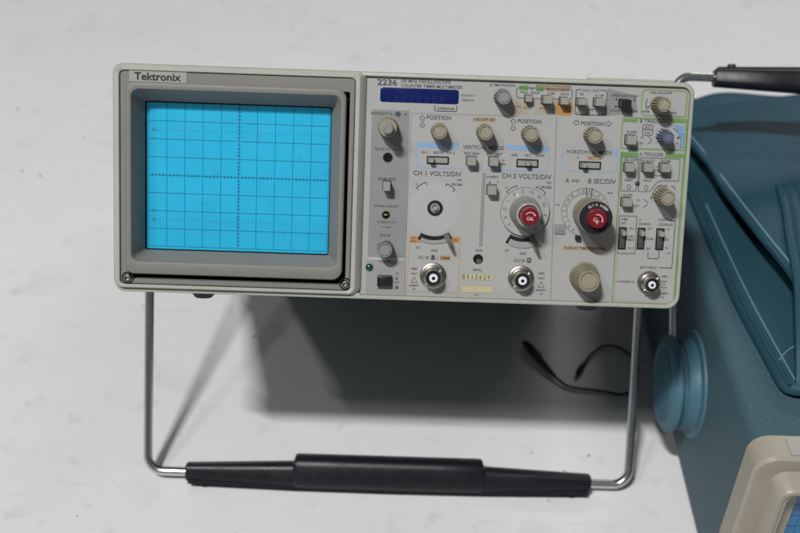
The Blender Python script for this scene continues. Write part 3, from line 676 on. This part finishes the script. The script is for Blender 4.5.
# ---- slide switches: a dark slot with a metal slider and a small thumb tab
def slide(x0, y0, x1, y1, pos, vert=False):
    xm, ym = (x0 + x1) / 2, (y0 + y1) / 2
    X0, X1, Y0, Y1 = P(x0, ym).x, P(x1, ym).x, P(xm, y1).y, P(xm, y0).y
    bm = bmesh.new(); loft_rr(bm, [(X0, Y0, X1, Y1, .3, PZ + .03), (X0, Y0, X1, Y1, .3, PZ + .5), (X0 + .5, Y0 + .5, X1 - .5, Y1 - .5, .2, PZ + .5), (X0 + .5, Y0 + .5, X1 - .5, Y1 - .5, .2, PZ + .2)])
    o = obj('slide_switch', bm, 'black', scope, ((X0 + X1) / 2, (Y0 + Y1) / 2, PZ))
    bm = bmesh.new(); e = .75
    loft_rr(bm, [(X0 + e, Y0 + e, X1 - e, Y1 - e, .2, PZ + .25), (X0 + e, Y0 + e, X1 - e, Y1 - e, .2, PZ + .45)])
    obj('slider_plate', bm, 'metal' if vert else 'key', o, (X0, Y0, PZ))
    bm = bmesh.new()
    if vert: c_ = Y1 - e - (Y1 - Y0 - 2 * e) * pos; bx_ = (X0 + .8, c_ - 1.5, X1 - .8, c_ + 1.5)
    else: c_ = X0 + e + (X1 - X0 - 2 * e) * pos; bx_ = (c_ - 1.5, Y0 + .8, c_ + 1.5, Y1 - .8)
    loft_rr(bm, [(*bx_, .3, PZ + .3), (bx_[0] + .3, bx_[1] + .2, bx_[2] - .3, bx_[3] - .2, .3, PZ + 5.2), (bx_[0] + .6, bx_[1] + .5, bx_[2] - .6, bx_[3] - .5, .2, PZ + 5.5)])
    obj('thumb_tab', bm, 'key', o, (X0, Y0, PZ))
slide(426.7, 156.3, 448.8, 164.2, .17); slide(516.3, 159.2, 538.3, 167.3, .5); slide(578.8, 161.4, 600.8, 169.4, .17)
slide(618.3, 227.2, 626, 249.2, .2, True); slide(637, 227.7, 644.6, 249.3, .2, True); slide(655.6, 228.3, 663.8, 250, .2, True)

# ---- input coupling levers in their curved slots
def lever(cx, cy, r0, r1, a0, a1, la, label):
    c_ = P(cx, cy); bm = bmesh.new(); n = 16
    def sec(ra, rb, aa, ab, z_):
        ps = [Vector((c_.x + ra * s * math.cos(R(aa + (ab - aa) * i / n)), c_.y + ra * s * math.sin(R(aa + (ab - aa) * i / n)), z_)) for i in range(n + 1)]
        return ps + [Vector((c_.x + rb * s * math.cos(R(ab + (aa - ab) * i / n)), c_.y + rb * s * math.sin(R(ab + (aa - ab) * i / n)), z_)) for i in range(n + 1)]
    loft(bm, [sec(r0, r1, a0, a1, PZ + .04), sec(r0, r1, a0, a1, PZ + .3)])
    o = obj('coupling_switch', bm, 'black', scope, (c_.x, c_.y, PZ)); o['label'] = label
    bm = bmesh.new(); loft(bm, [sec(r0 + 4.0, r1 + .4, a0 + 4.5, a1 - 8, PZ + .32), sec(r0 + 4.0, r1 + .4, a0 + 4.5, a1 - 8, PZ + .7)]); obj('cover_plate', bm, 'strip2', o, (c_.x, c_.y, PZ))
    bm = bmesh.new(); a = R(la); d = Vector((math.cos(a), math.sin(a), 0)); t_ = Vector((-d.y, d.x, 0)); b0 = Vector((c_.x, c_.y, 0)) + d * r0 * s
    loops = []
    for (l, hw, z_, th) in ((.5, 1.5, PZ + 1, 1.0), (3.4, 1.4, PZ + 4.5, 1.2), (5.2, .9, PZ + 9, 1.2), (5.8, .7, PZ + 10.5, .9)):
        p = b0 + d * l; loops.append([p + t_ * hw - d * th + Vector((0, 0, z_)), p - t_ * hw - d * th + Vector((0, 0, z_)), p - t_ * hw + d * th + Vector((0, 0, z_)), p + t_ * hw + d * th + Vector((0, 0, z_))])
    loft(bm, loops, c0=True); obj('lever', bm, 'metal', o, (c_.x, c_.y, PZ))
lever(434.9, 208, 28.5, 35.6, 243, 302, 295, 'coupling switch with orange tags either side')
lever(524.2, 213, 25.2, 35.0, 240, 296, 290, 'coupling switch under the dial')

# ---- BNC sockets
def bnc(x, y, r, h=9.5):
    q = P(x, y); r *= s; bm = bmesh.new(); k = r / 7.5
    loft(bm, [circ(q.x, q.y, r, PZ + .05, 40), circ(q.x, q.y, r, PZ + .9, 40), circ(q.x, q.y, r * .94, PZ + 1.3, 40), circ(q.x, q.y, r * .80, PZ + 1.4, 40), circ(q.x, q.y, r * .76, PZ + 3.0, 40), circ(q.x, q.y, 5.3 * k, PZ + 3.2, 40),
              circ(q.x, q.y, 4.9 * k, PZ + 3.6, 40), circ(q.x, q.y, 4.85 * k, PZ + h - .5, 40), circ(q.x, q.y, 4.6 * k, PZ + h, 40), circ(q.x, q.y, 4.1 * k, PZ + h, 40), circ(q.x, q.y, 4.0 * k, PZ + h - 5, 40)])
    o = obj('input_socket', bm, 'metal', scope, (q.x, q.y, PZ))
    bm = bmesh.new(); loft(bm, [circ(q.x, q.y, 3.9 * k, PZ + h - 4.9), circ(q.x, q.y, 3.9 * k, PZ + h - 1.2), circ(q.x, q.y, 2.4 * k, PZ + h - 1.3)]); obj('socket_lining', bm, 'black', o, (q.x, q.y, PZ))
    bm = bmesh.new(); loft(bm, [circ(q.x, q.y, 2.45 * k, PZ + h - 2), circ(q.x, q.y, 2.45 * k, PZ + h - .3), circ(q.x, q.y, 2.2 * k, PZ + h), circ(q.x, q.y, 1.0 * k, PZ + h)]); obj('insulator', bm, 'teflon', o, (q.x, q.y, PZ))
    bm = bmesh.new(); loft(bm, [circ(q.x, q.y, 1.0 * k, PZ + h - .6, 16), circ(q.x, q.y, 1.0 * k, PZ + h + .05, 16), circ(q.x, q.y, .4 * k, PZ + h + .05, 16)]); obj('contact', bm, 'dark_edge', o, (q.x, q.y, PZ))
    bm = bmesh.new()
    for sg in (-1, 1):
        tube(bm, [(q.x + sg * 4.6 * k * .7, q.y + sg * 4.6 * k * .7, PZ + h - 3), (q.x + sg * 6.0 * k * .7, q.y + sg * 6.0 * k * .7, PZ + h - 3)], .9 * k, 10)
    obj('bayonet_pin', bm, 'metal', o, (q.x, q.y, PZ))
bnc(432.9, 275.6, 13.4); bnc(520.8, 278.2, 13.2); bnc(648.6, 282.4, 11.8)

# ---- small holes and lamps
def hole(x, y, r, name='adjust_hole', m=('metal', 'dark_edge')):
    q = P(x, y); r *= s; bm = bmesh.new()
    loft(bm, [circ(q.x, q.y, r * 1.08, PZ + .03), circ(q.x, q.y, r * 1.08, PZ + .28), circ(q.x, q.y, r * .95, PZ + .28)], c1=False, mi=0)
    loft(bm, [circ(q.x, q.y, r, PZ + .12)], mi=1); return obj(name, bm, list(m), scope, (q.x, q.y, PZ))
hole(387.8, 157.5, 4.8)
gj = hole(478, 259, 4.8, 'ground_jack'); q = P(478, 259); bm = bmesh.new()
loft(bm, [circ(q.x + .4, q.y - 1.0, 1.5, PZ + .14), circ(q.x + .4, q.y - 1.0, 1.4, PZ + .5)]); obj('jack_contact', bm, 'metal', gj, (q.x, q.y, PZ))
pj = hole(385.9, 214.9, 4.0, 'probe_loop', ('brass', 'dark_edge')); q = P(385.9, 214.9); bm = bmesh.new()
tube(bm, [(q.x + 1.0 * math.cos(t_), q.y + .2, PZ + .2 + 1.8 * math.sin(t_)) for t_ in [math.pi * i / 10 for i in range(11)]], .5, 10); obj('wire_loop', bm, 'brass', pj, (q.x, q.y, PZ))
def dome(x, y, r, name, m='led'):
    q = P(x, y); r *= s; bm = bmesh.new()
    loft(bm, [circ(q.x, q.y, r * math.cos(R(a)), PZ + .03 + r * .75 * math.sin(R(a)), 24) for a in (0, 15, 30, 45, 60, 75, 86)])
    return obj(name, bm, m, scope, (q.x, q.y, PZ), 60)
dome(369.3, 267.3, 4.0, 'power_lamp'); dome(637.3, 183.6, 2.5, 'trigger_lamp')

# ------------------------------------------------------------------ carrying handle, shared by both instruments
def handle(parent, org, dirn, half, L, side=Vector((1, 0, 0)), rod=3.2, hub=None, hubm='black', thick=1.0):
    """org: middle of the pivot axis; dirn: where the arms point; half: half the distance between the arms"""
    dirn = dirn.normalized(); nrm = side.cross(dirn).normalized()
    def at(x, l, n=0): return org + side * x + dirn * l + nrm * n
    bm = bmesh.new(); br = 11
    sides = []
    for sg in (-1, 1):
        pts = [at(sg * (half - 12), 0), at(sg * (half - 3), 0), at(sg * half, 3)] + [at(sg * half, L * f) for f in (.25, .5, .75)] + [at(sg * half, L - br)]
        for i in range(1, 9):
            a = R(90 * i / 8); pts.append(at(sg * (half - br + br * math.cos(a)), L - br + br * math.sin(a)))
        sides.append(pts)
    tube(bm, sides[0] + [at(0, L)] + sides[1][::-1], rod, 16)
    h = obj('handle', bm, 'steel', parent, org)
    bm = bmesh.new()
    def sec(x, top, bot, dep):
        out = []; n = 24; cy = (top + bot) / 2; hy = (bot - top) / 2
        for i in range(n):
            a = 2 * math.pi * i / n; ca, sa = math.cos(a), math.sin(a)
            e = .55; u = math.copysign(abs(ca) ** e, ca) * hy; v = math.copysign(abs(sa) ** e, sa) * dep
            out.append(at(x, L + cy + u, v))
        return out
    e = half - 27.5
    B = 6.6 * thick
    steps = [(-e, -5.8, B - 1.4, 5.4), (-e + 1, -6.6, B - .6, 6.2), (-e * .62, -8.8, B + .8, 7), (-e * .478, -9.6, B + 1.4, 7.5), (-e * .472, -9.8, B + 1.4, 7.6), (-e * .462, -14.2, B + 1.6, 9.6), (-e * .45, -14.8, B + 1.6, 10.2)]
    steps += [(e * f, -14.8, B + 1.8, 10.3) for f in (-.25, 0, .25)]
    steps += [(-x, a, b, c) for x, a, b, c in reversed(steps[:7])]
    loft(bm, [sec(*q) for q in steps], c0=True)
    # lip along the outer edge
    loft(bm, [[at(x, L + b + .9, 5.5 * v - 1) if w_ else at(x, L + b - 2.2, 5.5 * v - 1) for (v, w_) in ((-1, 0), (1, 0), (1, 1), (-1, 1))] for x, b in ((-e + 2, B - .6), (-e * .47, B + 1.5), (0, B + 2), (e * .47, B + 1.5), (e - 2, B - .6))], c0=True)
    for sg in (-1, 1): tube(bm, [at(sg * (e - 13), L + B - 3, 0), at(sg * (e - 13), L + B + 3.2, 0)], [3.6, 3.0], 14)
    obj('grip', bm, 'grip', h, org)
    return h
pv = Vector((0, 0, -158.0)); bar = Vector((0, -221.6, -148.6))
handle(scope, pv, bar - pv, 172.4, (bar - pv).length)

# ------------------------------------------------------------------ the blue oscilloscope lying behind on the right
BX, BY, BW, BD, BZ0, BZ1 = 212.5, -76.0, 292.0, 421.0, 7.0, 145.0
blue = thing('oscilloscope', 'blue cased oscilloscope with beige front trim, cut off by the right edge', 'oscilloscope',
             (BX + BW / 2, BY + BD / 2, 0), None, (BX + BW / 2, BY + BD / 2, 0))
def box_y(x0, z0, x1, z1, r, y, seg=8):      # rounded rectangle standing upright, facing the viewer
    return [Vector((p.x, y, p.y)) for p in rr(x0, z0, x1, z1, r, 0, seg)]
bm = bmesh.new()
loft(bm, [box_y(BX, BZ0, BX + BW, BZ1, 9, BY + 17), box_y(BX, BZ0, BX + BW, BZ1, 9, BY + BD), box_y(BX + 4, BZ0 + 4, BX + BW - 4, BZ1 - 4, 7, BY + BD + 4)], c0=True)
obj('cabinet', bm, 'bluebody', blue)
bm = bmesh.new(); e = -1.2
def by(i, y, r=11): return box_y(BX + i, BZ0 + i, BX + BW - i, BZ1 - i, max(2, r - i * .5), y)
loft(bm, [by(e, BY + 18.5), by(e, BY + 2, 12), by(e + 1.6, BY, 12), by(11, BY), by(30, BY + .5)], c1=False)
trim = obj('front_trim', bm, 'cream_trim', blue)
bm = bmesh.new()        # hood standing forward round the screen
def hd(i, y): return box_y(BX + 10.5 + i, BZ0 + 10 + i, BX + 146 - i, BZ1 - 9.5 - i, max(2, 9 - i * .5), y)
loft(bm, [hd(-.4, BY + .5), hd(0, BY - 1), hd(1.0, BY - 12.5), hd(2.0, BY - 14), hd(4.2, BY - 14), hd(5.0, BY - 12.5), hd(5.6, BY - 12.2), hd(7.4, BY - 12.2), hd(8.2, BY - 11), hd(13, BY + 4), hd(13.5, BY + 6)], c1=False)
obj('screen_hood', bm, 'cream_trim', trim)
bm = bmesh.new()
loft(bm, [hd(12.5, BY + 4.2)], c1=True)
bs = obj('screen', bm, 'screen_dark', blue)
bm = bmesh.new()
for i in range(11):
    x = BX + 28 + i * 10; loft(bm, [box_y(x - .2, BZ0 + 24, x + .2, BZ1 - 23, .05, BY + 4.0, 1)])
for j in range(10):
    z_ = BZ0 + 25 + j * 10; loft(bm, [box_y(BX + 24, z_ - .2, BX + 133, z_ + .2, .05, BY + 3.9, 1)])
obj('graticule', bm, 'graticule', bs)
bm = bmesh.new(); loft(bm, [box_y(BX + 152, BZ0 + 16, BX + BW - 16, BZ1 - 16, 4, BY - .4)], c1=True)
obj('control_panel', bm, 'panel', blue)
bm = bmesh.new(); loft(bm, [rr(BX + 19, BY + 3, BX + 120, BY + 17, .8, BZ1 + 1.0), rr(BX + 19, BY + 3, BX + 120, BY + 17, .8, BZ1 + 1.8)]); obj('name_plate', bm, 'label', trim)
for sx in (30, BW - 30):
    for sy in (25, BD - 25):
        bm = bmesh.new(); loft(bm, [circ(BX + sx, BY + sy, 9, 0, 20), circ(BX + sx, BY + sy, 11, 8, 20)], c0=True); obj('foot', bm, 'black_rough', blue)
hub = Vector((BX + BW / 2, 58, 76))
handle(blue, hub, Vector((0, math.cos(R(47)), math.sin(R(47)))), BW / 2 + 13.5, 222)
for sg in (-1, 1):
    bm = bmesh.new(); xo = BX if sg < 0 else BX + BW
    def cx_(r_, d):
        d *= .82
        return [Vector((xo + sg * d, hub.y + r_ * math.cos(2 * math.pi * i / 48), hub.z + r_ * math.sin(2 * math.pi * i / 48))) for i in range(48)]
    loft(bm, [cx_(39, 0), cx_(38.5, 1.6), cx_(36.5, 2.4), cx_(33, 2.6), cx_(32.5, 3.5), cx_(32, 12), cx_(30.5, 13), cx_(30.5, 15.5), cx_(33.5, 16.5), cx_(34.5, 18.5), cx_(34, 22.5), cx_(31.5, 25), cx_(27, 26), cx_(26.5, 25.3), cx_(24, 25.2), cx_(23.5, 26), cx_(8, 27)])
    obj('handle_hub', bm, 'bluehub', blue, (xo, hub.y, hub.z))

# ------------------------------------------------------------------ vinyl pouch on the blue case
def surf_point(u, v, h=0): return Vector((u, v, BZ1 + .3 + h))
def slab(bm, outline, zf, th, seg=26, rnd=2.5, mi=0):
    """a soft closed sheet: outline polygon in x, y; zf gives the height of its upper face"""
    xs = [p[0] for p in outline]; ys = [p[1] for p in outline]; c_ = Vector((sum(xs) / len(xs), sum(ys) / len(ys)))
    P2 = [Vector((p[0], p[1])) for p in outline]
    rings = [1, .985, .95, .88, .76, .6, .42, .24, .08]
    top = []
    for k, f in enumerate(rings):
        top.append([Vector((*(c_ + (p - c_) * f), 0)) for p in P2])
    for k, l in enumerate(top):
        drop = (rnd, .5, 0)[k] if k < 2 else 0
        for p in l: p.z = zf(p.x, p.y) - drop
    bot = [Vector((p.x, p.y, max(BZ1 + .3, p.z - th))) for p in top[0]]
    botc = [Vector((*(c_ + (Vector((p.x, p.y)) - c_) * .1), max(BZ1 + .3, zf(p.x, p.y) - th - rnd))) for p in top[0]]
    loft(bm, [botc, bot] + top, c0=True, mi=mi)
def dense(pts, step=6):
    out = []
    for a, b in zip(pts, pts[1:] + pts[:1]):
        a, b = Vector(a), Vector(b); n = max(1, int((b - a).length / step))
        out += [a + (b - a) * i / n for i in range(n)]
    return out
def smoothed(pts, it=2):
    for _ in range(it): pts = [(pts[i - 1] + pts[i] * 2 + pts[(i + 1) % len(pts)]) / 4 for i in range(len(pts))]
    return pts
pouch = thing('pouch', 'dark blue vinyl accessory pouch lying on the blue cased oscilloscope', 'pouch', (350, 150, BZ1), None, (350, 150, BZ1))
wave = lambda x, y: 1.6 * math.sin(x * .05 + y * .021) + 1.2 * math.sin(y * .043 - x * .03)
def z_body(x, y):
    d = min(1, max(0, (x - 226) / 70)); return BZ1 + 8 + 9 * math.sin(d * math.pi / 2) + wave(x, y) * d * .8
out = smoothed(dense([(238, -26), (228, 60), (224, 130), (221, 200), (224, 290), (232, 316), (268, 330), (460, 332), (480, 150), (470, -10), (300, -18), (262, -30)]), 2)
bm = bmesh.new(); slab(bm, out, z_body, 5, rnd=1.5); obj('pouch_body', bm, 'vinyl', pouch, smooth=70)
def z_flap(x, y):
    d = min(1, max(0, (x - 236) / 70))
    lift = min(1, max(0, (300 - y) / 110))
    return BZ1 + 15 + 19 * lift + 6 * math.sin(d * math.pi / 2) + wave(x + 40, y) * .8 + 3.0 * math.sin((y - 60) * .035) * d
out2 = smoothed(dense([(262, 20), (256, 58), (247, 92), (236, 160), (226, 225), (217, 285), (220, 306), (244, 304), (262, 300), (300, 312), (340, 320), (476, 324), (486, 120), (470, 10), (300, 6), (272, 8)]), 3)
bm = bmesh.new(); slab(bm, out2, z_flap, 3.2, rnd=1.0); fl_ = obj('pouch_flap', bm, 'vinyl', pouch, smooth=70)
bm = bmesh.new(); out3 = smoothed(dense([(282, 2), (268, 100), (256, 200), (250, 290), (300, 300), (460, 305), (470, 0)]), 3)
slab(bm, out3, lambda x, y: z_flap(x, y) - 3.4, 22, rnd=2); obj('pouch_filling', bm, 'vinyl', pouch, smooth=70)
# seams
bm = bmesh.new()
edge = [(241, -24), (232, 50), (228, 130), (225, 200), (228, 280)]
tube(bm, spline([(x, y, z_body(x, y) + .1) for x, y in edge], 6), 1.5, 8)
obj('piping', bm, 'vinyl', pouch)
bm = bmesh.new()
e2 = [(265, 30), (259, 62), (251, 94), (240, 160), (230, 225), (222, 280)]
tube(bm, spline([(x, y, z_flap(x, y) + .1) for x, y in e2], 6), .8, 6)
e3 = [(245, -20), (237, 50), (233, 110), (230, 170)]
tube(bm, spline([(x, y, z_body(x, y) + .2) for x, y in e3], 6), .6, 6)
e4 = [(240, -2), (250, 8), (266, 12), (290, 10)]
tube(bm, spline([(x, y, z_body(x, y) + .3) for x, y in e4], 6), .5, 6)
obj('seam', bm, 'thread', pouch)
# ribbed strap over the front of the pouch
bm = bmesh.new()
cl = spline([(272, 152, 185.5), (268, 120, 187), (262, 87, 187.5), (257, 44, 183), (250, 4, 173), (248, -14, 163), (247, -24, 155), (248, -26, 150)], 8)
loops = []
for i, p in enumerate(cl):
    t_ = (cl[min(i + 1, len(cl) - 1)] - cl[max(i - 1, 0)]).normalized(); sd = Vector((1, .12, 0)); nn = t_.cross(sd).normalized()
    if nn.z < 0: nn = -nn
    if i > len(cl) - 12: nn = Vector((0, -.7, .7))
    prof = [(-2, -2.6), (-2, 0), (0, 1.2), (3, 1.3), (4.5, .2), (6, 1.3), (11, 1.5), (12.5, .3), (14, 1.5), (40, 1.6), (41, -2.6)]
    loops.append([p + sd * a + nn * b for a, b in prof])
loft(bm, loops, c0=True); obj('strap', bm, 'vinyl', pouch, smooth=50)

# ------------------------------------------------------------------ the black lead on the table
bm = bmesh.new()
tube(bm, spline([(129, 143, 3), (137, 133, 2.5), (145, 128, 2), (167, 125, 2), (185, 122, 2), (197, 134, 2), (200, 158, 3), (192, 174, 3), (178, 178, 3), (165, 167, 3), (158, 156, 3), (153, 147, 3)], 10), 1.1, 10)
ld = obj('cable', bm, 'cable', None, (165, 150, 0)); ld['label'] = 'thin black lead curled on the table under the grey oscilloscope'; ld['category'] = 'cable'
bm = bmesh.new(); tube(bm, [(110, 177, 4.6), (114, 170, 5), (120, 160, 5), (122, 156, 4.4), (129, 144, 3.2), (132, 139, 2.8)], [2.4, 3.7, 3.7, 2.8, 2.0, 1.4], 14); obj('plug', bm, 'cable', ld, (120, 160, 4))
bm = bmesh.new(); tube(bm, [(158, 156, 3), (155, 151, 3.4), (151, 144, 3.4), (150, 140, 2.6)], [1.2, 2.2, 2.1, .9], 12); obj('clip', bm, 'cable', ld, (154, 148, 3))
